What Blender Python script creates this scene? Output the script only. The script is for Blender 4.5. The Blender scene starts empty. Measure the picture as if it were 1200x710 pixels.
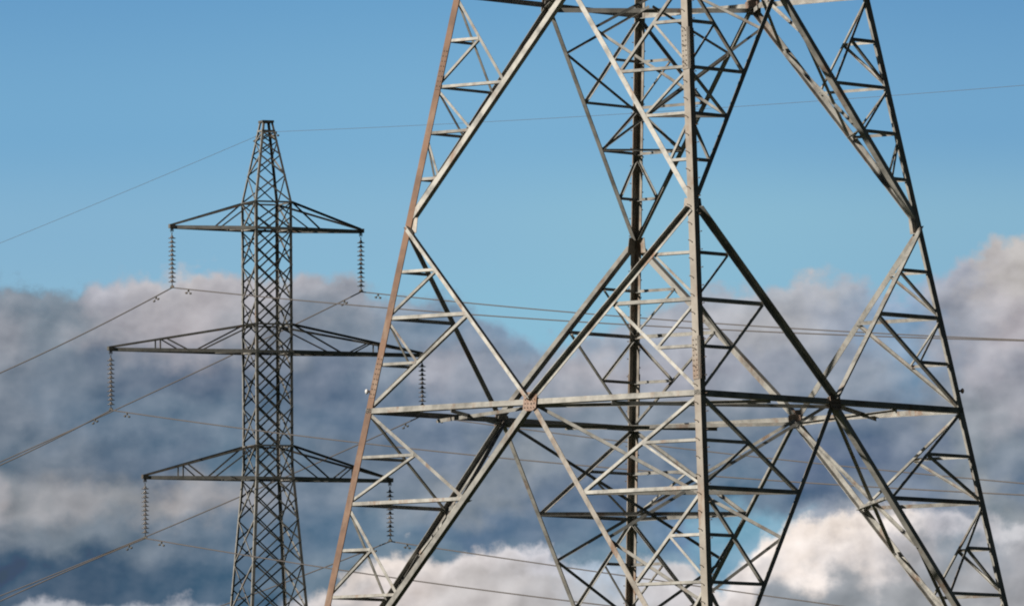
import bpy, bmesh, math, random
from mathutils import Vector, Matrix, Quaternion
random.seed(11)
C = bpy.context.scene.collection
R = math.radians
FPX = 11782.1; PITCH = .0706669; ROLL = .0073081; CAMZ = 1.7

# ------------------------------------------------------------------ camera
cd = bpy.data.cameras.new('camera'); cam = bpy.data.objects.new('camera', cd); C.objects.link(cam)
cd.sensor_width = 36; cd.lens = FPX / 1200 * 36; cd.clip_start = 1; cd.clip_end = 20000
fw = Vector((0, math.cos(PITCH), math.sin(PITCH))); r0 = Vector((1, 0, 0)); u0 = r0.cross(fw)
rt = r0 * math.cos(ROLL) - u0 * math.sin(ROLL); up = r0 * math.sin(ROLL) + u0 * math.cos(ROLL)
M = Matrix((rt, up, -fw)).transposed().to_4x4(); M.translation = (0, 0, CAMZ)
cam.matrix_world = M
bpy.context.scene.camera = cam
def ray(px, py):                      # direction through a pixel of the 1200x710 photograph
    return (fw * FPX + rt * (px - 600) + up * (355 - py)).normalized()

# ------------------------------------------------------------------ view, sun, sky
sc = bpy.context.scene
sc.view_settings.view_transform = 'Standard'; sc.view_settings.look = 'None'
sc.view_settings.exposure = 0; sc.view_settings.gamma = 1
sc.render.engine = 'CYCLES'; sc.cycles.pixel_filter_type = 'BLACKMAN_HARRIS'; sc.cycles.filter_width = 2.0
SUN_AZ = 64; SUN_EL = 27
sdir = Vector((-math.sin(R(SUN_AZ)) * math.cos(R(SUN_EL)), -math.cos(R(SUN_AZ)) * math.cos(R(SUN_EL)), math.sin(R(SUN_EL))))
ld = bpy.data.lights.new('sun', 'SUN'); ld.energy = 5.0; ld.angle = R(.5); ld.color = (1, .93, .83)
sun = bpy.data.objects.new('sun', ld); C.objects.link(sun); sun.location = (-60, -30, 60)
sun.rotation_euler = (-sdir).to_track_quat('-Z', 'Y').to_euler()

W = bpy.data.worlds.new('World'); sc.world = W; W.use_nodes = True
nt = W.node_tree; nt.nodes.clear()
def N(t, **k):
    n = nt.nodes.new(t)
    for a, b in k.items(): setattr(n, a, b)
    return n
def Lk(a, b): nt.links.new(a, b)
def mth(op, a, b=None, c=None, clamp=False):
    n = N('ShaderNodeMath', operation=op, use_clamp=clamp)
    for i, v in enumerate((a, b, c)):
        if v is None: continue
        if isinstance(v, (int, float)): n.inputs[i].default_value = v
        else: Lk(v, n.inputs[i])
    return n.outputs[0]
def mrange(v, a, b, c=0., d=1., it='SMOOTHSTEP'):
    n = N('ShaderNodeMapRange', interpolation_type=it)
    Lk(v, n.inputs['Value'])
    n.inputs['From Min'].default_value = a; n.inputs['From Max'].default_value = b
    n.inputs['To Min'].default_value = c; n.inputs['To Max'].default_value = d
    return n.outputs[0]
def mixc(f, a, b, mode='MIX'):
    n = N('ShaderNodeMix', data_type='RGBA', blend_type=mode)
    for s, v in ((n.inputs[0], f), (n.inputs[6], a), (n.inputs[7], b)):
        if isinstance(v, (int, float)): s.default_value = v
        elif isinstance(v, tuple): s.default_value = v
        else: Lk(v, s)
    return n.outputs[2]
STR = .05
sky = N('ShaderNodeTexSky', sky_type='NISHITA'); sky.sun_disc = False
sky.sun_elevation = R(SUN_EL); sky.sun_rotation = R(180 + SUN_AZ)
tc = N('ShaderNodeTexCoord'); sp = N('ShaderNodeSeparateXYZ'); Lk(tc.outputs['Generated'], sp.inputs[0])
az = mth('ARCTAN2', sp.outputs[0], sp.outputs[1]); el = mth('ARCSINE', sp.outputs[2])
# bearing and elevation, in degrees scaled so the numbers are easy to read against the view
U = mth('MULTIPLY_ADD', az, FPX, 600.); V = mth('MULTIPLY_ADD', el, -FPX, 1189.)
cb = N('ShaderNodeCombineXYZ'); Lk(U, cb.inputs[0]); Lk(V, cb.inputs[1])
def noise(scale, detail=6, rough=.55, seed=0., stretch=(1, 1, 1)):
    mp = N('ShaderNodeMapping'); Lk(cb.outputs[0], mp.inputs[0])
    mp.inputs['Location'].default_value = (seed, seed * .7, seed); mp.inputs['Scale'].default_value = stretch
    n = N('ShaderNodeTexNoise', noise_dimensions='2D'); n.inputs['Scale'].default_value = scale
    n.inputs['Detail'].default_value = detail; n.inputs['Roughness'].default_value = rough
    Lk(mp.outputs[0], n.inputs['Vector']); return n
nA = noise(.016, 7, .52, 3000, (1, 1.1, 1)); nB = noise(.016, 7, .52, 9100, (1, 1.1, 1))
nF = noise(.06, 6, .6, 700)
wa = mth('SUBTRACT', nA.outputs[0], .5); wb = mth('SUBTRACT', nB.outputs[0], .5); wf = mth('SUBTRACT', nF.outputs[0], .5)
Ud = mth('ADD', U, mth('MULTIPLY', wa, 120.))
Vd = mth('ADD', V, mth('MULTIPLY', wb, 75.))
def vor(scale, dx=0., dy=0., wob=30.):
    """rounded puffs: 1 at the heart of a puff, falling towards its rim"""
    c = N('ShaderNodeCombineXYZ')
    Lk(mth('ADD', mth('MULTIPLY_ADD', wa, wob, dx), U), c.inputs[0]); Lk(mth('MULTIPLY', mth('ADD', mth('MULTIPLY_ADD', wb, wob, dy), V), 1.25), c.inputs[1])
    v = N('ShaderNodeTexVoronoi', feature='SMOOTH_F1', voronoi_dimensions='2D'); v.inputs['Scale'].default_value = scale; v.inputs['Smoothness'].default_value = .5
    Lk(c.outputs[0], v.inputs['Vector']); return mth('SUBTRACT', 1., v.outputs['Distance'])
puff = mth('ADD', mth('MULTIPLY', vor(.021), 26.), mth('MULTIPLY', vor(.055), 9.))
def lin(c): c /= 255; return c / 12.92 if c <= .04045 else ((c + .055) / 1.055) ** 2.4
def tone(c):
    r, g, b = c
    if b - r < 62:                                              # cloud greys
        k = min(1, max(0, (g - 84) / 20)); h = 1 if g < 190 else .6
        q = min(1, max(0, (g - 130) / 30))
        r, g, b = r + 13 * k * h, g + (15 - 4 * q) * k * h, b + (4 + 5 * q) * k - 9 * (1 - k)
    else: r = r * 1.035
    return lin(r), lin(g), lin(b)
def uramp(stops, t, fcol):
    rp = N('ShaderNodeValToRGB'); cr = rp.color_ramp; cr.interpolation = 'EASE'; Lk(t, rp.inputs[0])
    while len(cr.elements) > 1: cr.elements.remove(cr.elements[-1])
    cr.elements[0].position = stops[0][0] / 1200; cr.elements[0].color = (*fcol(stops[0][1]), 1)
    for x, c in stops[1:]:
        e = cr.elements.new(x / 1200); e.color = (*fcol(c), 1)
    return rp.outputs[0]
def stack(rows, t, v):
    col = None
    for y, st in rows:
        r = uramp(st, t, tone)
        col = r if col is None else mixc(mrange(v, prev, y), col, r)
        prev = y
    return col
tU = mth('DIVIDE', U, 1200., clamp=True); tD = mth('DIVIDE', Ud, 1200., clamp=True)
def skyline(pts):                                               # height of a cloud bank's top against bearing
    lo = min(p[1] for p in pts); hi = max(p[1] for p in pts)
    bwn = N('ShaderNodeRGBToBW'); Lk(uramp(pts, tU, lambda y: ((y - lo) / (hi - lo),) * 3), bwn.inputs[0])
    return mth('MULTIPLY_ADD', bwn.outputs[0], float(hi - lo), float(lo))
BLUE = [(-60, [(0,(97,154,198)),(600,(99,158,201)),(1200,(94,150,195))]),
 (150, [(0,(113,169,206)),(600,(118,174,209)),(1200,(110,165,203))]),
 (268, [(0,(128,178,208)),(500,(131,182,210)),(760,(134,186,210)),(1200,(130,180,206))]),
 (400, [(0,(136,184,208)),(640,(134,188,212)),(1200,(130,180,206))])]
BANK = [
 (322, [(0,(90,107,134)),(70,(100,118,145)),(120,(158,161,173)),(200,(180,179,184)),(300,(168,168,176)),(400,(150,155,168)),(470,(132,148,170)),(540,(116,134,164)),(620,(120,150,180)),(720,(140,160,180)),(880,(152,166,182)),(960,(168,172,180)),(1020,(148,166,186)),(1060,(142,164,190)),(1110,(160,166,180)),(1160,(178,176,178)),(1200,(180,178,178))]),
 (385, [(0,(140,144,160)),(70,(118,127,150)),(140,(150,150,162)),(230,(160,158,166)),(310,(135,138,155)),(400,(108,119,145)),(480,(112,128,158)),(560,(114,132,164)),(640,(126,158,186)),(720,(145,160,178)),(800,(158,164,176)),(900,(165,168,175)),(1000,(142,152,172)),(1060,(122,150,182)),(1110,(145,150,166)),(1200,(162,160,168))]),
 (438, [(0,(112,120,144)),(70,(98,110,137)),(150,(88,101,131)),(230,(92,103,133)),(310,(95,107,136)),(400,(94,106,137)),(470,(120,132,158)),(510,(152,156,170)),(580,(128,136,160)),(700,(160,162,172)),(800,(150,153,168)),(900,(140,146,165)),(1000,(126,136,160)),(1070,(116,140,172)),(1150,(150,151,165)),(1200,(142,146,163))]),
 (490, [(0,(108,117,142)),(100,(92,108,138)),(200,(98,113,142)),(300,(92,108,138)),(400,(88,105,138)),(520,(104,117,148)),(620,(115,125,150)),(720,(120,130,155)),(850,(115,125,150)),(950,(102,116,146)),(1050,(112,122,150)),(1130,(126,131,151)),(1200,(146,148,162))]),
 (538, [(0,(92,106,133)),(60,(102,112,137)),(130,(82,98,128)),(200,(80,98,130)),(280,(90,110,140)),(400,(95,108,136)),(520,(106,118,148)),(600,(125,132,152)),(720,(110,122,150)),(850,(100,115,145)),(960,(88,102,138)),(1080,(98,110,141)),(1140,(122,130,151)),(1200,(115,125,150))]),
 (585, [(0,(150,149,158)),(30,(130,132,148)),(80,(136,136,150)),(150,(130,132,148)),(210,(152,151,158)),(280,(142,143,156)),(360,(102,116,145)),(440,(110,122,148)),(540,(122,129,150)),(640,(92,107,139)),(750,(82,98,132)),(820,(90,112,145)),(890,(88,108,140)),(960,(80,97,132)),(1020,(112,122,146)),(1080,(106,119,150)),(1150,(132,137,152)),(1200,(95,110,142))]),
 (625, [(0,(112,119,141)),(100,(105,115,138)),(200,(95,108,135)),(300,(88,106,137)),(400,(82,104,138)),(460,(96,116,146)),(550,(84,104,140)),(650,(82,102,136)),(720,(88,112,145)),(790,(104,136,166)),(825,(118,164,188)),(900,(126,172,194)),(950,(150,160,175)),(1030,(150,156,168)),(1110,(98,111,142)),(1160,(122,131,151)),(1200,(130,136,152))]),
 (668, [(0,(66,88,120)),(100,(64,86,118)),(200,(70,92,124)),(300,(76,98,130)),(375,(96,114,142)),(620,(100,120,148)),(700,(110,132,160)),(780,(116,144,170)),(835,(122,164,188)),(890,(126,168,190)),(1200,(110,122,146))]),
]
PTS1 = [(0,330),(70,336),(120,330),(200,318),(235,313),(300,322),(360,322),(410,324),(450,338),(500,346),(560,358),(620,398),(670,408),(720,384),(780,352),(840,340),(890,338),(940,327),(985,326),(1030,342),(1065,350),(1100,322),(1140,304),(1170,289),(1200,276)]
PTS2 = [(0,706),(55,696),(130,708),(200,700),(260,710),(310,716),(360,692),(400,678),(440,654),(480,642),(520,652),(565,634),(620,644),(680,652),(720,668),(760,655),(800,664),(845,690),(872,655),(892,624),(940,612),(1000,608),(1050,600),(1100,604),(1150,612),(1200,616)]
S1, S2 = skyline(PTS1), skyline(PTS2)
edge = mth('ADD', puff, mth('MULTIPLY_ADD', wf, 24., -23.))
D1 = mth('SUBTRACT', mth('ADD', V, edge), S1); D2 = mth('SUBTRACT', mth('ADD', V, edge), S2)
blue = stack(BLUE, tU, V); bank = stack(BANK, tD, Vd)
CREST = [(0,(154,160,172)),(60,(162,166,176)),(200,(160,165,177)),(300,(140,152,172)),(380,(205,199,194)),(450,(232,222,212)),(550,(208,203,200)),(640,(200,200,204)),(700,(170,186,204)),(780,(205,204,204)),(850,(215,210,206)),(900,(242,231,220)),(980,(248,238,228)),(1050,(232,223,214)),(1100,(190,190,194)),(1200,(184,186,192))]
BODY = [(0,(150,156,170)),(200,(150,156,170)),(300,(120,134,160)),(380,(180,178,180)),(450,(212,204,198)),(550,(186,183,184)),(640,(180,180,184)),(700,(168,176,186)),(780,(192,190,190)),(860,(205,200,196)),(930,(236,226,216)),(1000,(212,205,199)),(1060,(168,168,173)),(1120,(128,138,158)),(1200,(150,152,162))]
FOOT = [(0,(120,132,155)),(300,(112,126,152)),(450,(196,190,187)),(620,(178,176,178)),(780,(192,188,186)),(860,(160,162,170)),(930,(136,142,157)),(1050,(142,145,156)),(1200,(152,154,162))]
low = mixc(mrange(D2, 8, 34), uramp(CREST, tU, tone), uramp(BODY, tD, tone))
low = mixc(mrange(mth('ADD', D2, mth('MULTIPLY', wa, 90.)), 45, 92), low, uramp(FOOT, tD, tone))
col = mixc(mrange(D1, -11, 13), blue, bank)
col = mixc(mrange(D2, -9, 12), col, low)
# light from the upper left models the billows: brighter towards the light, greyer away from it
SH = (13, 17, 0)
def pair(scale, detail, rough, seed, stretch):
    a = noise(scale, detail, rough, seed, stretch); b = noise(scale, detail, rough, seed, stretch)
    mp = b.inputs['Vector'].links[0].from_node; l = mp.inputs['Location'].default_value
    mp.inputs['Location'].default_value = (l[0] + SH[0] * .012 / scale, l[1] + SH[1] * .012 / scale, l[2])
    return mth('SUBTRACT', b.outputs[0], a.outputs[0])
p1 = pair(.012, 6, .48, 500, (1, 1.2, 1)); p2 = pair(.035, 5, .5, 4500, (1, 1.15, 1))
v1 = mth('SUBTRACT', vor(.021, 9., 11.), vor(.021)); v2 = mth('SUBTRACT', vor(.055, 4., 5.), vor(.055))
rel = mth('ADD', mth('MULTIPLY', p1, 1.25), mth('MULTIPLY', p2, .13))
rel = mth('ADD', rel, mth('ADD', mth('MULTIPLY', v1, .36), mth('MULTIPLY', v2, .1)))
cl = mth('MAXIMUM', mrange(D1, -2, 14), mrange(D2, -2, 10))
rel = mth('MULTIPLY', rel, cl)
bw = N('ShaderNodeRGBToBW'); Lk(col, bw.inputs[0])
rel = mth('MULTIPLY', rel, mth('MULTIPLY_ADD', bw.outputs[0], .55, .06))
cv = N('ShaderNodeCombineXYZ')
for i in range(3): Lk(mth('MULTIPLY', rel, (1., .98, 1.)[i]), cv.inputs[i])
col = mixc(1., col, cv.outputs[0], 'ADD')
vx = N('ShaderNodeVectorMath', operation='MAXIMUM'); Lk(col, vx.inputs[0]); vx.inputs[1].default_value = (.05, .08, .125); col = vx.outputs[0]
vm = N('ShaderNodeVectorMath', operation='SCALE'); Lk(col, vm.inputs[0]); vm.inputs[3].default_value = 1 / STR
# unseen rest of dome: Nishita sky, added grey cloud, dimmed to darken steel shade
nE = N('ShaderNodeTexNoise'); nE.inputs['Scale'].default_value = 3.5; nE.inputs['Detail'].default_value = 7
Lk(tc.outputs['Generated'], nE.inputs['Vector'])
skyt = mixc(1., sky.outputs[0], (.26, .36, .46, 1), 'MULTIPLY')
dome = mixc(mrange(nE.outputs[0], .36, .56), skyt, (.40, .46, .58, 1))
mU = mth('MULTIPLY', mrange(U, -900, -100), mrange(U, 2100, 1300)); mV = mth('MULTIPLY', mrange(V, -900, -60), mrange(V, 1189, 760))
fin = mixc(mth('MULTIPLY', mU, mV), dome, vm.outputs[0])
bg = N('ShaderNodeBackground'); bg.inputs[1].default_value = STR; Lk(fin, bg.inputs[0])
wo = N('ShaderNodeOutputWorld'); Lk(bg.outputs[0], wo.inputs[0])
W.cycles.sampling_method = 'MANUAL'; W.cycles.sample_map_resolution = 1024

# ------------------------------------------------------------------ materials
def steel(name, base, dark, rust=(.22, .11, .055), rust_amt=.12, rough=.62, metal=.15, scale=3., jitter=.24, streak=1.):
    m = bpy.data.materials.new(name); m.use_nodes = True; t = m.node_tree; n = t.nodes; b = n['Principled BSDF']
    tco = n.new('ShaderNodeTexCoord'); oi = n.new('ShaderNodeObjectInfo')
    add = n.new('ShaderNodeVectorMath'); add.operation = 'ADD'
    t.links.new(tco.outputs['Object'], add.inputs[0]); t.links.new(oi.outputs['Random'], add.inputs[1])
    n1 = n.new('ShaderNodeTexNoise'); n1.inputs['Scale'].default_value = scale; n1.inputs['Detail'].default_value = 8; n1.inputs['Roughness'].default_value = .65
    t.links.new(add.outputs[0], n1.inputs['Vector'])
    mr = n.new('ShaderNodeMapRange'); mr.inputs[1].default_value = .42; mr.inputs[2].default_value = .66; t.links.new(n1.outputs[0], mr.inputs[0])
    mx = n.new('ShaderNodeMix'); mx.data_type = 'RGBA'; mx.inputs[6].default_value = (*base, 1); mx.inputs[7].default_value = (*dark, 1)
    t.links.new(mr.outputs[0], mx.inputs[0])
    n2 = n.new('ShaderNodeTexNoise'); n2.inputs['Scale'].default_value = scale * .8; n2.inputs['Detail'].default_value = 10; n2.inputs['Roughness'].default_value = .7
    mp = n.new('ShaderNodeMapping'); mp.inputs['Scale'].default_value = (1, 1, .45); mp.inputs['Location'].default_value = (9, 4, 2)
    t.links.new(add.outputs[0], mp.inputs[0]); t.links.new(mp.outputs[0], n2.inputs['Vector'])
    m2 = n.new('ShaderNodeMapRange'); m2.inputs[1].default_value = .62 - rust_amt; m2.inputs[2].default_value = .78 - rust_amt
    m2.inputs[4].default_value = .85; t.links.new(n2.outputs[0], m2.inputs[0])
    mr2 = n.new('ShaderNodeMix'); mr2.data_type = 'RGBA'; mr2.inputs[7].default_value = (*rust, 1)
    t.links.new(m2.outputs[0], mr2.inputs[0]); t.links.new(mx.outputs[2], mr2.inputs[6])
    j = n.new('ShaderNodeMapRange'); j.inputs[3].default_value = 1 - jitter; j.inputs[4].default_value = 1 + jitter
    t.links.new(oi.outputs['Random'], j.inputs[0])
    sc_ = n.new('ShaderNodeVectorMath'); sc_.operation = 'SCALE'
    t.links.new(mr2.outputs[2], sc_.inputs[0]); t.links.new(j.outputs[0], sc_.inputs[3])
    t.links.new(sc_.outputs[0], b.inputs['Base Color'])
    b.inputs['Roughness'].default_value = rough; b.inputs['Metallic'].default_value = metal
    b.inputs['Specular IOR Level'].default_value = .25
    bp = n.new('ShaderNodeBump'); bp.inputs['Strength'].default_value = .12; bp.inputs['Distance'].default_value = .004
    t.links.new(n1.outputs[0], bp.inputs['Height']); t.links.new(bp.outputs[0], b.inputs['Normal'])
    return m
GALV = steel('weathered_galvanised_steel', (.41, .40, .37), (.21, .205, .19), rust_amt=.07)
GALV2 = steel('tan_stained_galvanised_steel', (.42, .385, .34), (.22, .2, .175), rust_amt=.12)
LEGB = steel('rust_brown_leg_steel', (.23, .138, .092), (.15, .095, .07), rust=(.31, .235, .18), rust_amt=.11, scale=2.2, jitter=.02)
LEGG = steel('pale_tan_leg_steel', (.35, .32, .28), (.25, .22, .19), rust_amt=.06, scale=1.6, jitter=.02)
PLATE = steel('pink_brown_gusset_steel', (.36, .26, .21), (.27, .19, .15), rust_amt=.1, scale=9, jitter=.06)
DARKS = steel('dark_weathered_steel', (.17, .165, .15), (.09, .088, .08), rust_amt=.08, metal=.2, scale=5)
FARS = steel('grey_far_steel', (.29, .285, .27), (.19, .188, .175), rust_amt=.06, metal=.1, scale=4)
BOLT = steel('bolt_steel', (.16, .13, .11), (.08, .07, .06), scale=20)
def plain(name, c, rough=.5, metal=0., spec=.5, alpha=None):
    m = bpy.data.materials.new(name); m.use_nodes = True; t = m.node_tree; b = t.nodes['Principled BSDF']
    nn = t.nodes.new('ShaderNodeTexNoise'); nn.inputs['Scale'].default_value = 6; nn.inputs['Detail'].default_value = 5
    mx = t.nodes.new('ShaderNodeMix'); mx.data_type = 'RGBA'
    mx.inputs[6].default_value = (*[k * .8 for k in c], 1); mx.inputs[7].default_value = (*[min(1, k * 1.2) for k in c], 1)
    tco = t.nodes.new('ShaderNodeTexCoord'); t.links.new(tco.outputs['Object'], nn.inputs['Vector'])
    t.links.new(nn.outputs[0], mx.inputs[0]); t.links.new(mx.outputs[2], b.inputs['Base Color'])
    b.inputs['Roughness'].default_value = rough; b.inputs['Metallic'].default_value = metal; b.inputs['Specular IOR Level'].default_value = spec
    return m
DISC = plain('brown_grey_glazed_porcelain', (.20, .185, .18), .22)
WIRE = plain('weathered_aluminium_cable', (.17, .155, .15), .6, .3, .3)
WHITE = plain('white_enamel', (.85, .85, .85), .35)
GRASS = plain('rough_pasture', (.035, .045, .02), .95, 0, .1)

# ------------------------------------------------------------------ mesh helpers
class MB:
    def __init__(s): s.v = []; s.f = []
    def prism(s, ring0, ring1):
        n = len(ring0); b = len(s.v); s.v += [tuple(p) for p in ring0] + [tuple(p) for p in ring1]
        for i in range(n):
            j = (i + 1) % n; s.f.append((b + i, b + j, b + n + j, b + n + i))
        s.f.append(tuple(b + i for i in reversed(range(n)))); s.f.append(tuple(b + n + i for i in range(n)))
    def angle(s, p, q, m, n, bw, bn, t):
        """L-section steel angle: heel runs p-q, one flange bw wide along m, the other bn wide along n."""
        p = Vector(p); q = Vector(q)
        pr = [p, p + m * bw, p + m * bw + n * t, p + m * t + n * t, p + m * t + n * bn, p + n * bn]
        qr = [x + (q - p) for x in pr]
        s.prism(pr, qr)
    def box(s, c, ax, ay, az_):
        c = Vector(c)
        r = [c + ax * a + ay * b - az_ for a, b in ((-1, -1), (1, -1), (1, 1), (-1, 1))]
        s.prism(r, [x + az_ * 2 for x in r])
    def tube(s, pts, r, k=6):
        pts = [Vector(p) for p in pts]; rings = []
        for i, p in enumerate(pts):
            d = (pts[min(i + 1, len(pts) - 1)] - pts[max(i - 1, 0)]).normalized()
            a = d.cross(Vector((0, 0, 1)) if abs(d.z) < .9 else Vector((1, 0, 0))).normalized(); b = d.cross(a)
            rr = r[i] if isinstance(r, (list, tuple)) else r
            rings.append([p + (a * math.cos(w) + b * math.sin(w)) * rr for w in (2 * math.pi * j / k for j in range(k))])
        b0 = len(s.v)
        for g in rings: s.v += [tuple(x) for x in g]
        for i in range(len(rings) - 1):
            for j in range(k):
                jj = (j + 1) % k; s.f.append((b0 + i * k + j, b0 + i * k + jj, b0 + (i + 1) * k + jj, b0 + (i + 1) * k + j))
        s.f.append(tuple(b0 + j for j in reversed(range(k)))); s.f.append(tuple(b0 + (len(rings) - 1) * k + j for j in range(k)))
    def cyl(s, a, b, r, k=8): s.tube([a, b], r, k)
    def build(s, name, mat, parent=None, smooth=False):
        me = bpy.data.meshes.new(name); me.from_pydata(s.v, [], s.f); me.materials.append(mat)
        bm = bmesh.new(); bm.from_mesh(me); bmesh.ops.recalc_face_normals(bm, faces=bm.faces[:]); bm.to_mesh(me); bm.free()
        if smooth:
            for p in me.polygons: p.use_smooth = True
        o = bpy.data.objects.new(name, me); C.objects.link(o)
        if parent: o.parent = parent
        return o
def thing(name, label, cat, loc, rz=0, group=None):
    o = bpy.data.objects.new(name, None); C.objects.link(o); o.location = loc; o.rotation_euler = (0, 0, rz)
    o['label'] = label; o['category'] = cat
    if group: o['group'] = group
    return o

# ------------------------------------------------------------------ ground: pasture rising to a low plateau
def gz(x, y):
    s = min(1, max(0, (y - 55) / 120)); s = s * s * (3 - 2 * s)
    return 6.9 * s + .12 * math.sin(x * .09) * math.cos(y * .07) * s
gb = MB(); xs = [-6000, -2500, -1000, -400, -200, -120] + list(range(-100, 101, 5)) + [120, 200, 400, 1000, 2500, 6000]
ys = [-3000, -800, -200, -50, 0, 30] + list(range(40, 420, 5)) + [500, 700, 1200, 2500, 5000, 9000]
for y in ys:
    for x in xs: gb.v.append((x, y, gz(x, y)))
for j in range(len(ys) - 1):
    for i in range(len(xs) - 1):
        a = j * len(xs) + i; gb.f.append((a, a + 1, a + len(xs) + 1, a + len(xs)))
g = gb.build('ground', GRASS, smooth=True); g['kind'] = 'structure'

# ------------------------------------------------------------------ big pylon
DIV = .9; W0 = 7.23178; K = .1981418; TX, TY, TZ = 2.96843, 194.98007, 5.38399 + CAMZ; TH = R(5.62877)
big = thing('transmission_pylon', 'huge near lattice pylon of pale and brown steel angles, cropped by the frame', 'pylon', (TX, TY, TZ), TH)
ANG = {'F': -90, 'R': 0, 'B': 90, 'L': 180}
def lp(c, l):                                    # point on a leg at level l (divisions above the foot)
    a = R(ANG[c]); w = W0 - K * l
    return Vector((math.cos(a) * w, math.sin(a) * w, l * DIV))
FACES = [('L', 'F'), ('F', 'R'), ('R', 'B'), ('B', 'L')]
def fn(a, b):                                    # outward normal of a face
    p = lp(a, 3); q = lp(b, 3); r = lp(a, 12)
    n = (q - p).cross(r - p).normalized()
    if n.dot(Vector((p.x + q.x, p.y + q.y, 0))) < 0: n = -n
    return n
UP = Vector((0, 0, 1))
LOG = {}
def member(name, p, q, n, b, t, edge='low', out=-1, mat=None, off=0., trim=0.):
    """steel angle from p to q lying on the plane with normal n; its second flange points out (+1) or in (-1)."""
    d = (q - p).normalized()
    p = p + d * trim; q = q - d * trim
    m = d.cross(n).normalized()
    if m.z > 0: m = -m                            # m points down across the member
    n = n * (1 if out > 0 else -1)
    o = n * (off * (1 if out > 0 else -1))
    mb = MB()
    if edge == 'low': mb.angle(p + m * b / 2 + o, q + m * b / 2 + o, -m, n, b, b, t)
    else: mb.angle(p - m * b / 2 + o, q - m * b / 2 + o, m, n, b, b, t)
    LOG.setdefault(name, []).append((mb, mat or GALV))
TOP = 25
BOLTME = {}
def bolts(L_, parent):                            # hexagonal bolt heads, each its own sub-part
    for p, n in L_:
        k = tuple(round(x, 3) for x in n)
        if k not in BOLTME:
            s = MB(); s.cyl((0, 0, 0), n * .014, .013, 6); o = s.build('bolt_head', BOLT, parent); BOLTME[k] = o.data
        else: o = bpy.data.objects.new('bolt_head', BOLTME[k]); C.objects.link(o); o.parent = parent
        o.location = p
# legs
for c in 'FRBL':
    i0 = {'F': ('L', 'R'), 'R': ('F', 'B'), 'B': ('R', 'L'), 'L': ('B', 'F')}[c]
    p, q = lp(c, -.4), lp(c, TOP)
    ds = []
    for o in i0:
        n = fn(*(next(f for f in FACES if set(f) == {c, o}))); e = (lp(o, 8) - lp(c, 8)).normalized()
        d = (q - p).normalized(); e = (e - d * e.dot(d)).normalized(); ds.append(e)
    mb = MB(); mb.angle(p, q, ds[0], ds[1], .15, .15, .02)
    mat = {'L': LEGB, 'F': LEGG, 'B': GALV2, 'R': GALV}[c]
    LEG = mb.build('leg', mat, big)
    if c == 'L': LEG['label'] = 'rust brown corner leg'
    # splice plates with bolts on the flanges
    for lv in ((7.75, 14.4) if c in 'FL' else (7.75,)):
        s = MB(); bl = []
        for e, oth in zip(ds, i0):
            n = fn(*(next(f for f in FACES if set(f) == {c, oth})))
            ctr = lp(c, lv) + e * .088 + n * .008
            d = (q - p).normalized()
            s.box(ctr, e * .07, n * .006, d * .42)
            for k in range(8):
                for sx in (-.035, .035): bl.append((ctr + e * sx + d * (k - 3.5) * .1 + n * .004, n))
        sp_ = s.build('splice_plate', mat, big); bolts(bl, sp_)
    # step bolts on the near and far legs
    if c in 'FB':
        k = 0; z = 0.6
        while z < TOP * DIV:
            e = ds[k % 2]; n = fn(*(next(f for f in FACES if set(f) == {c, i0[k % 2]})))
            b = lp(c, z / DIV) + e * .1 + n * .004
            s = MB(); s.cyl(b, b + n * .07, .007, 6); s.cyl(b + n * .07, b + n * .08, .013, 6)
            LOG.setdefault('step_bolt', []).append((s, BOLT)); z += .345 * .5 * 1.0; k += 1
def cen(a, b, l): return (lp(a, l) + lp(b, l)) / 2
def lerp(p, q, t): return p + (q - p) * t
BM, BH, BR_, BS = .115, .105, .056, .048            # flange widths: main diagonals, horizontals, redundants
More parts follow.
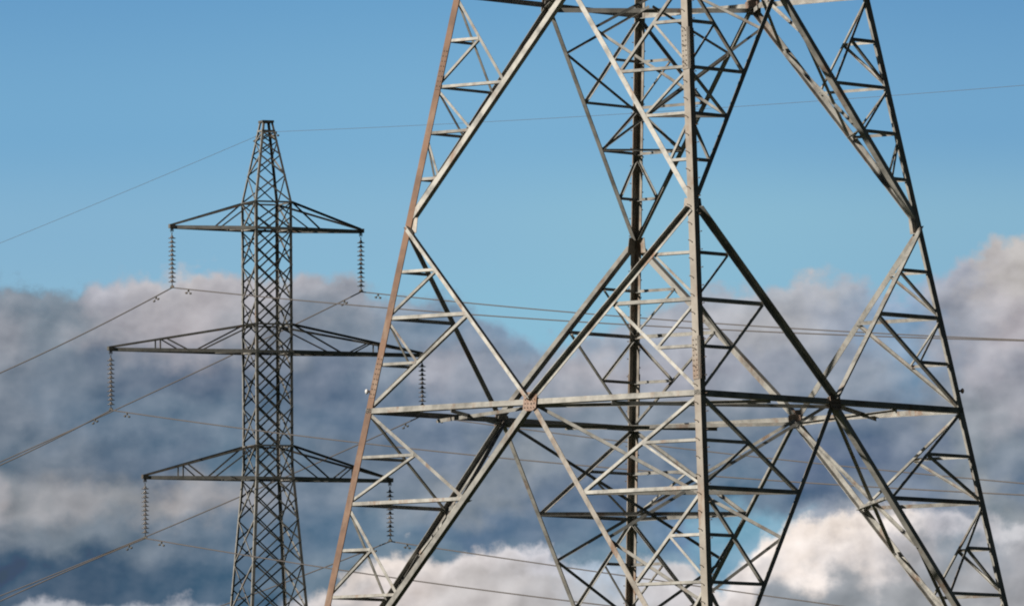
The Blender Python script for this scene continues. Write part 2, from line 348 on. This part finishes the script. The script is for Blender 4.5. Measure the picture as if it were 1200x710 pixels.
for fi, (a, b) in enumerate(FACES):
    n = fn(a, b)
    for l in (7, 16):
        c0 = cen(a, b, l)
        for e in (a, b):
            member('horizontal_strut', lp(e, l), c0, n, BH, .013, 'low', -1, off=.0)
    for e in (a, b):
        C1, C3 = cen(a, b, 7), cen(a, b, 16)
        F0, F2 = lp(e, 0), lp(e, 11)
        mm = GALV2 if (fi == 0 and e == 'F') else GALV
        member('main_diagonal', C1, lerp(F2, C1, .02), n, BM, .013, 'up', 1, off=.012)
        member('main_diagonal', lerp(F2, C3, .03), C3, n, BM if e in 'LR' else .1, .013, 'low', -1, off=-.004)
        member('main_diagonal', C1, F0, n, BM if e in 'LR' else .1, .013, 'low', -1, mm, off=-.004)
        def dn(l):                                # node on the main diagonal at level l
            if l >= 11: return lerp(F2, C3, (l - 11) / 5)
            if l >= 7: return lerp(C1, F2, (l - 7) / 4)
            return lerp(F0, C1, l / 7)
        G = lambda l: lp(e, l)
        def rh(p, q, big_=False): member('lattice_strut', p, q, n, (.07 if big_ else BR_), .009, 'low', -1, off=-.012, trim=.03)
        def rd(p, q, w=BS): member('lattice_diagonal', p, q, n, w, .008, 'low', -1, off=-.02, trim=.03)
        # upper panel
        M4 = lerp(G(16), dn(14), .5)
        rd(G(16), dn(14), .058)
        rh(G(15), M4); rd(M4, G(14)); rh(G(14), dn(14)); rd(G(14), dn(13)); rh(G(13), dn(13)); rd(G(13), dn(12)); rh(G(12), dn(12))
        # middle panel
        rh(G(10), dn(10)); rd(dn(10), G(9)); rh(G(9), dn(9), True); rd(dn(9), G(7), .064)
        M8 = lerp(dn(9), G(7), .5); rh(G(8), M8); rd(G(9), M8)
        # lower panel
        rd(G(7), dn(5), .064); M6 = lerp(G(7), dn(5), .5); rh(G(6), M6); rd(M6, G(5)); rh(G(5), dn(5), True)
        rd(G(5), dn(3), .06); M4_ = lerp(G(5), dn(3), .5); rh(G(4), M4_); rd(M4_, G(3)); rh(G(3), dn(3))
        rd(G(3), dn(1.6), .055); rh(G(1.6), dn(1.6))
# inner hip bracing round each corner
for c in 'FRBL':
    i0 = {'F': ('L', 'R'), 'R': ('F', 'B'), 'B': ('R', 'L'), 'L': ('B', 'F')}[c]
    a, b = i0
    inw = -Vector((lp(c, 0).x, lp(c, 0).y, 0)).normalized()
    def node(o, l):
        C1, C3 = cen(c, o, 7), cen(c, o, 16); F0, F2 = lp(c, 0), lp(c, 11)
        p = lerp(F2, C3, (l - 11) / 5) if l >= 11 else (lerp(C1, F2, (l - 7) / 4) if l >= 7 else lerp(F0, C1, l / 7))
        return p + inw * .05
    def hb(p, q, w=.052, k=0): member('hip_brace', p, q, inw, w, .008, 'low', 1, off=.015 + .014 * k, trim=.04)
    hb(node(a, 15), node(b, 13)); hb(node(b, 15), node(a, 13), k=1); hb(node(a, 13), node(b, 13), .045, 2)
    top = lerp(node(a, 16), node(b, 16), .5); hb(node(a, 15), top); hb(node(b, 15), top)
    hb(node(a, 7), node(b, 4), .062); hb(node(b, 7), node(a, 4), .062, 1); hb(node(a, 5), node(b, 5), .08, 2)
    hb(node(a, 4), node(b, 2), .06); hb(node(b, 4), node(a, 2), .06, 1)
    # plan bracing at the two horizontal levels
    for l in (7, 16):
        def pb(p, q, w, z, k): 
            dz = UP * (-.05 - .02 * k)
            d = (q - p).normalized(); m = d.cross(UP).normalized(); mb = MB()
            mb.angle(p + dz, q + dz, m, -UP, w, w, .009); LOG.setdefault('plan_brace', []).append((mb, GALV))
        ca, cb_ = cen(c, a, l), cen(c, b, l)
        if l == 7:
            pb(ca, lerp(cb_, lp(c, l), .48), .07, 0, 0); pb(cb_, lerp(ca, lp(c, l), .48), .07, 0, 1)
        else:
            pb(ca, cb_, .09, 0, 0)
# upper body above the frame: three crossed panels, closing horizontals
for (a, b) in FACES:
    n = fn(a, b)
    member('main_diagonal', cen(a, b, 16), lp(a, 20), n, .11, .012, 'up', 1, off=.012)
    member('main_diagonal', cen(a, b, 16), lp(b, 20), n, .11, .012, 'up', 1, off=.012)
    member('horizontal_strut', lp(a, 20.2), lp(b, 20.2), n, .11, .012, 'low', -1)
    for (l0, l1) in ((20.2, 22.6), (22.6, 25)):
        member('main_diagonal', lp(a, l0), lp(b, l1), n, .08, .01, 'low', -1, off=-.012)
        member('main_diagonal', lp(b, l0), lp(a, l1), n, .08, .01, 'low', 1, off=.012)
# gusset plates
for fi, (a, b) in enumerate(FACES):
    n = fn(a, b); u = (lp(b, 7) - lp(a, 7)).normalized(); w = n.cross(u).normalized()
    for l, s in ((7, .16), (16, .16)):
        mb = MB(); c0 = cen(a, b, l) + n * .022
        pts = [(-s, -s * .8), (-s * .5, -s * 1.15), (s * .5, -s * 1.15), (s, -s * .8), (s, s * .85), (s * .45, s * 1.15), (-s * .45, s * 1.15), (-s, s * .85)]
        mb.prism([c0 + u * x + w * y for x, y in pts], [c0 + u * x + w * y + n * .012 for x, y in pts])
        gp = mb.build('gusset_plate', PLATE if l == 7 else GALV2, big)
        bolts([(c0 + u * x + w * y + n * .012, n) for x in (-.11, -.04, .04, .11) for y in (-.12, -.04, .04, .12)], gp)
        # inner plate seen from behind
        c1 = cen(a, b, l) - n * .035; mb = MB()
        mb.prism([c1 + u * x * .95 + w * y * .6 for x, y in pts], [c1 + u * x * .95 + w * y * .6 - n * .01 for x, y in pts])
        mb.build('gusset_plate', PLATE if a + b in ('RB', 'BR') else GALV2, big)
    for e, o, sg in ((a, b, 1), (b, a, -1)):      # small node plates where the main diagonals meet the leg
        for l in (11,):
            mb = MB(); c0 = lp(e, l) + u * sg * .17 - n * .032
            mb.box(c0, u * .10, n * .005, w * .15); mb.build('gusset_plate', GALV2, big)
# small round end fittings on the outer legs just above the lower horizontal
for c, mt in (('L', WHITE), ('R', PLATE)):
    o = Vector((lp(c, 0).x, lp(c, 0).y, 0)).normalized(); p = lp(c, 7.42)
    mb = MB(); mb.cyl(p - o * .01, p + o * .05, .02, 8)
    rs = [(.0, .03), (.015, .045), (.035, .055), (.055, .042), (.065, .018)]
    mb.tube([p + o * (.03 + x) for x, _ in rs], [r for _, r in rs], 12)
    mb.build('leg_fitting', mt, big, True)

# link members; past 100 of one kind only the largest stay single
cam_l = Vector((0, 0, CAMZ))
def flush(root, log, cap=100):
    for name, L_ in log.items():
        def size(mb):
            vs = [Vector(v) for v in mb.v]; return (vs[0] - vs[len(vs) // 2]).length
        L_ = sorted(L_, key=lambda x: -size(x[0]))
        for mb, mat in L_[:cap]: mb.build(name, mat, root)
        if len(L_) > cap:
            by = MB()
            for mb, mat in L_[cap:]:
                o = len(by.v); by.v += mb.v; by.f += [tuple(i + o for i in f) for f in mb.f]
            r = by.build('small_' + name + 's', L_[-1][1], root); r['kind'] = 'stuff'
flush(big, LOG)

# ------------------------------------------------------------------ far pylon
SC = .0297; D2 = SC * FPX
PHI = R(22.6)
axis = cam_l + ray(313.3, 411) * (D2 / ray(313.3, 411).y)
FX, FY = axis.x, axis.y
ax_ = Vector((math.cos(PHI), math.sin(PHI), 0)); ln = Vector((math.sin(PHI), -math.cos(PHI), 0))   # crossarm axis, line axis (towards the camera)
def zpx(py, x=313.3): d = ray(x, py); return CAMZ + d.z / d.y * FY
BZ = gz(FX, FY)
far = thing('transmission_pylon', 'slender distant lattice pylon with three pairs of crossarms and a pointed peak', 'pylon', (FX, FY, BZ), PHI)
FL = {}
def Z(py): return zpx(py) - BZ
HW = 23.2 * SC                                    # half body width
prof = [(-.05, 92 * SC * .5 + .6), (Z(710), 35.4 * SC), (Z(545), HW), (Z(238), HW), (Z(143), 6.2 * SC)]
prof[0] = (-.05, 35.4 * SC + (Z(710)) * (35.4 - 22.7) / (165))
def hw(z):
    for (a, wa), (b, wb) in zip(prof, prof[1:]):
        if z <= b: return wa + (wb - wa) * (z - a) / (b - a)
    return prof[-1][1]
CR = [(-1, -1), (1, -1), (1, 1), (-1, 1)]
def fp(i, z): w = hw(z); return Vector((CR[i % 4][0] * w, CR[i % 4][1] * w, z))
for i in range(4):
    s = MB(); zs = [p[0] for p in prof]
    for z0, z1 in zip(zs, zs[1:]):
        sx, sy = CR[i]; s.angle(fp(i, z0), fp(i, z1), Vector((-sx, 0, 0)), Vector((0, -sy, 0)), .10 if z1 < Z(200) else .08, .10 if z1 < Z(200) else .08, .014)
    s.build('leg', FARS, far)
def fm(name, p, q, n, b=.05, out=-1, mat=None, off=0.):
    d = (q - p).normalized(); m = d.cross(n).normalized()
    if m.z > 0: m = -m
    s = MB(); s.angle(p + m * b / 2 + n * off, q + m * b / 2 + n * off, -m, n * out, b, b, .007)
    FL.setdefault(name, []).append((s, mat or FARS))
def levels(): 
    L_ = [Z(238 + 16 * k) for k in range(2)] + [Z(270 + 20.6 * k) for k in range(7)] + [Z(414 + 21 * k) for k in range(7)]
    y = 561; st = 23
    while y < 1130: L_.append(Z(y)); y += st; st *= 1.05
    return L_
LV = levels()
for i in range(4):
    n = [Vector((0, -1, 0)), Vector((1, 0, 0)), Vector((0, 1, 0)), Vector((-1, 0, 0))][i]
    for k in range(0, len(LV) - 2, 1 if i % 2 == 0 else 2):
        for s_ in (0, 1):
            a, b = (i, i + 1) if s_ else (i + 1, i)
            fm('lattice_diagonal', fp(a, LV[k]), fp(b, LV[k + 2]), n, .048, -1, off=-.012 if s_ else .004)
    PK = [Z(y) for y in (238, 206, 182, 166, 155)]
    for k in range(4):
        for s_ in ((0, 1) if i % 2 == 0 else (k % 2,)):
            a, b = (i, i + 1) if s_ else (i + 1, i)
            fm('peak_diagonal', fp(a, PK[k]), fp(b, PK[k + 1]), n, .045, -1, off=-.01 if s_ else .004)
    for y in (154, 238, 269, 381, 413, 523, 561):
        fm('horizontal_strut', fp(i, Z(y)), fp(i + 1, Z(y)), n, .09 if y in (269, 413, 561) else .06, -1, off=.01)
s = MB(); zt = Z(143); w = hw(zt) + .03
s.box((0, 0, zt), Vector((w, 0, 0)), Vector((0, w, 0)), Vector((0, 0, .04))); s.build('peak_cap', DARKS, far)
ARMS = [(238, 269, 119, 268.5), (381, 413, 196, 412.5), (523, 561, 154, 561)]
TIPS = []
for yt, yb, half, ytip in ARMS:
    for sg in (-1, 1):
        zt, zb = Z(yt), Z(yb); tip = Vector((sg * half * SC, 0, Z(ytip) + .02))
        arm = MB().build('crossarm', DARKS, far); arm.data.clear_geometry() if hasattr(arm.data, 'clear_geometry') else None
        root_mb = MB()
        parts = []
        for sy in (-1, 1):
            n = Vector((0, sy, 0)); W_ = HW
            tp = Vector((sg * W_, sy * W_, zt)); bt = Vector((sg * W_, sy * W_, zb))
            te = tip + Vector((0, sy * .05, .05)); be = tip + Vector((0, sy * .05, -.03))
            def cm(p, q, b, nm, out=-1):
                d = (q - p).normalized(); m = d.cross(n).normalized(); m = -m if m.z > 0 else m
                s = MB(); s.angle(p + m * b / 2, q + m * b / 2, -m, n * out, b, b, .009); parts.append((nm, s))
            cm(tp, te, .075, 'top_chord'); cm(bt, be, .12, 'bottom_chord')
            mid = lerp(bt, be, .42 if half < 130 else .38)
            cm(tp, mid, .05, 'arm_brace')
            if half > 130:
                tn, bn = lerp(tp, te, .66), lerp(bt, be, .66)
                cm(tn, bn, .04, 'arm_brace'); cm(lerp(tp, te, .62), lerp(bt, be, .46), .045, 'arm_brace')
        # plan lacing between the two bottom chords
        for k in range(3 if half < 130 else 4):
            t0, t1 = k * .24, k * .24 + .24
            p = lerp(Vector((sg * HW, HW if k % 2 else -HW, zb)), tip, t0); q = lerp(Vector((sg * HW, -HW if k % 2 else HW, zb)), tip, t1)
            s = MB(); d = (q - p).normalized(); s.angle(p, q, d.cross(UP), -UP, .045, .045, .007); parts.append(('arm_brace', s))
        # tip plate is the arm's own mesh; chords and braces are its sub-parts
        tpmb = MB(); tpmb.box(tip, Vector((.10, 0, 0)), Vector((0, .09, 0)), Vector((0, 0, .07)))
        tpmb.box(tip + Vector((0, 0, -.12)), Vector((.03, 0, 0)), Vector((0, .012, 0)), Vector((0, 0, .06)))
        me = bpy.data.meshes.new('crossarm'); me.from_pydata(tpmb.v, [], tpmb.f); me.materials.append(DARKS); arm.data = me
        for nm, s in parts: s.build(nm, FARS if nm == 'bottom_chord' else DARKS, arm)
        TIPS.append((sg, tip))
for ci in (1, 2):                                 # little hoop brackets on the far corner beneath the arm joints
    for y in (386, 528):
        p = fp(ci, Z(y)) + Vector((0, 0, 0)); s = MB()
        s.tube([p + Vector((-.12 + .09 * math.cos(a), 0, .09 * math.sin(a))) for a in (k * math.pi / 5 for k in range(10))], .016, 5)
        if ci == 2: FL.setdefault('ring_bracket', []).append((s, GALV))
flush(far, FL)

# ------------------------------------------------------------------ insulator strings (hang from the arm tips) and wires
Mf = Matrix.Translation((FX, FY, BZ)) @ Matrix.Rotation(PHI, 4, 'Z')
def disc_mb():
    s = MB(); s.tube([(0, 0, .055), (0, 0, .035), (0, 0, .012), (0, 0, 0), (0, 0, -.012), (0, 0, -.02)], [.03, .05, .1, .14, .13, .06], 14)
    s.tube([(0, 0, .085), (0, 0, .03)], [.042, .05], 10); s.cyl((0, 0, -.075), (0, 0, -.015), .012, 6); return s
WHERE = ['topmost crossarm', 'widest middle crossarm', 'lowest crossarm']
proto_disc = None; BOT = []
for idx, (sg, tip) in enumerate(TIPS):
    side = 'left' if sg < 0 else 'right'
    wt = Mf @ (tip + Vector((0, 0, -.16)))
    t = thing('insulator_string', 'insulator string of stacked discs hanging from the %s tip of the %s' % (side, WHERE[idx // 2]), 'insulator', wt, PHI, 'insulator strings on the far pylon')
    s = MB(); s.tube([(-.05, 0, .08), (-.06, 0, 0), (0, 0, -.1), (.06, 0, 0), (.05, 0, .08)], .012, 5); s.cyl((0, 0, -.08), (0, 0, -.2), .018, 6); s.build('shackle', DARKS, t)
    nd = 11; pit = .152
    for k in range(nd):
        if proto_disc is None: proto_disc = disc_mb().build('insulator_disc', DISC, t, True); d = proto_disc
        else:
            d = proto_disc.copy(); C.objects.link(d); d.parent = t
        d.location = (0, 0, -.2 - pit * k - .06)
    zb = -.2 - pit * (nd - 1) - .14
    s = MB(); s.cyl((0, 0, zb + .02), (0, 0, zb - .08), .02, 6)
    s.tube([(0, -.16, zb - .13), (0, -.06, zb - .09), (0, .06, zb - .09), (0, .16, zb - .13)], [.025, .045, .045, .025], 8)
    s.box((0, 0, zb - .09), Vector((.04, 0, 0)), Vector((0, .07, 0)), Vector((0, 0, .04))); s.build('suspension_clamp', DARKS, t)
    BOT.append(wt + Vector((0, 0, zb - .12)))

# Each cable hangs in the vertical plane of the line; its sag is fitted to where it is seen
def solve_t(p0, px, py, sgn):                     # distance along the line where the cable crosses bearing px
    for it in range(40):
        pass
def fitwire(p0, pts):
    """least squares z = z0 + a t + b t^2 through sight lines"""
    A = [0., 0., 0., 0., 0.]
    for px, py in pts:
        d = ray(px, py)
        # (p0 + ln t) . has the same x:y as d
        k = d.x / d.y
        t = (p0.x - k * p0.y) / (k * ln.y - ln.x)
        y = p0.y + ln.y * t; z = CAMZ + d.z / d.y * y - p0.z
        A[0] += t * t; A[1] += t ** 3; A[2] += t ** 4; A[3] += t * z; A[4] += t * t * z
    det = A[0] * A[2] - A[1] ** 2
    if len(pts) == 1: return A[3] / A[0], 0.
    return (A[3] * A[2] - A[4] * A[1]) / det, (A[0] * A[4] - A[1] * A[3]) / det
OBS = {
 0: ([(100, 390), (0, 437)], [(400, 355.7), (543, 368.3), (733, 380), (933, 390.7), (1200, 399)]),
 1: ([(345, 381), (264, 418.6), (137, 480), (0, 541)], [(547, 354), (667, 365.7), (800, 376), (933, 386), (1200, 398)]),
 2: ([(65, 514), (0, 545)], [(280, 502), (400, 516), (550, 532), (690, 546), (837, 557), (973, 569), (1200, 579)]),
 3: ([(400, 530), (344, 554), (280, 583), (173, 627), (0, 698)], [(533, 491), (630, 503), (727, 516), (900, 538), (1033, 552), (1200, 565)]),
 4: ([(85, 666), (0, 704)], [(267, 645), (400, 668), (477, 680), (613, 696.5), (670, 704)]),
 5: ([(400, 657), (357, 673), (283, 701)], [(513, 640), (650, 662), (733, 675), (843, 691), (993, 710)]),
 6: ([(180, 211), (90, 248), (0, 285)], [(480, 146.5), (620, 140.8), (920, 121.7), (1200, 100)]),
}
cap = Mf @ Vector((0, 0, Z(155)))
HANG = BOT + [cap]
WL = ['%s phase cable held beneath the %s tip of the %s' % ('thick', 'left' if sg < 0 else 'right', WHERE[i // 2]) for i, (sg, _) in enumerate(TIPS)] + ['thin earth wire over the very peak of the distant pylon, above all cables']
def damper():
    s = MB(); s.box((0, 0, -.03), Vector((.022, 0, 0)), Vector((0, .03, 0)), Vector((0, 0, .05)))
    s.tube([(0, -.2, -.12), (0, -.1, -.075), (0, 0, -.07), (0, .1, -.075), (0, .2, -.12)], .008, 5)
    for y in (-.2, .2): s.tube([(0, y - .06, -.13), (0, y - .045, -.125), (0, y + .045, -.125), (0, y + .06, -.13)], [.02, .035, .035, .02], 8)
    return s
pdm = None
for i, p0 in enumerate(HANG):
    t = thing('overhead_wire', WL[i], 'power line', p0, 0, 'cables strung from the far pylon')
    la, ra = fitwire(p0, OBS[i][0]), fitwire(p0, OBS[i][1])
    def zt(tt): a, b = la if tt < 0 else ra; return a * tt + b * tt * tt
    print('wire', i, la, ra)
    pts = [ln * tt + UP * zt(tt) for tt in [x * 2. for x in range(-60, 0)] + [x * 2. for x in range(0, 61)]]
    r = .022 if i < 6 else .0065
    s = MB(); s.tube(pts, r, 6); s.build('cable', WIRE, t, True)
    for tt in ((-1.6, 1.6) if i < 6 else (-.95, .95)):
        if pdm is None: d = pdm = damper().build('vibration_damper', DARKS, t)
        else: d = pdm.copy(); C.objects.link(d); d.parent = t
        sl = math.atan((zt(tt + .1) - zt(tt - .1)) / .2)
        d.location = ln * tt + UP * (zt(tt) - .01)
        d.rotation_euler = (-sl, 0, math.atan2(-ln.x, ln.y) + math.pi)
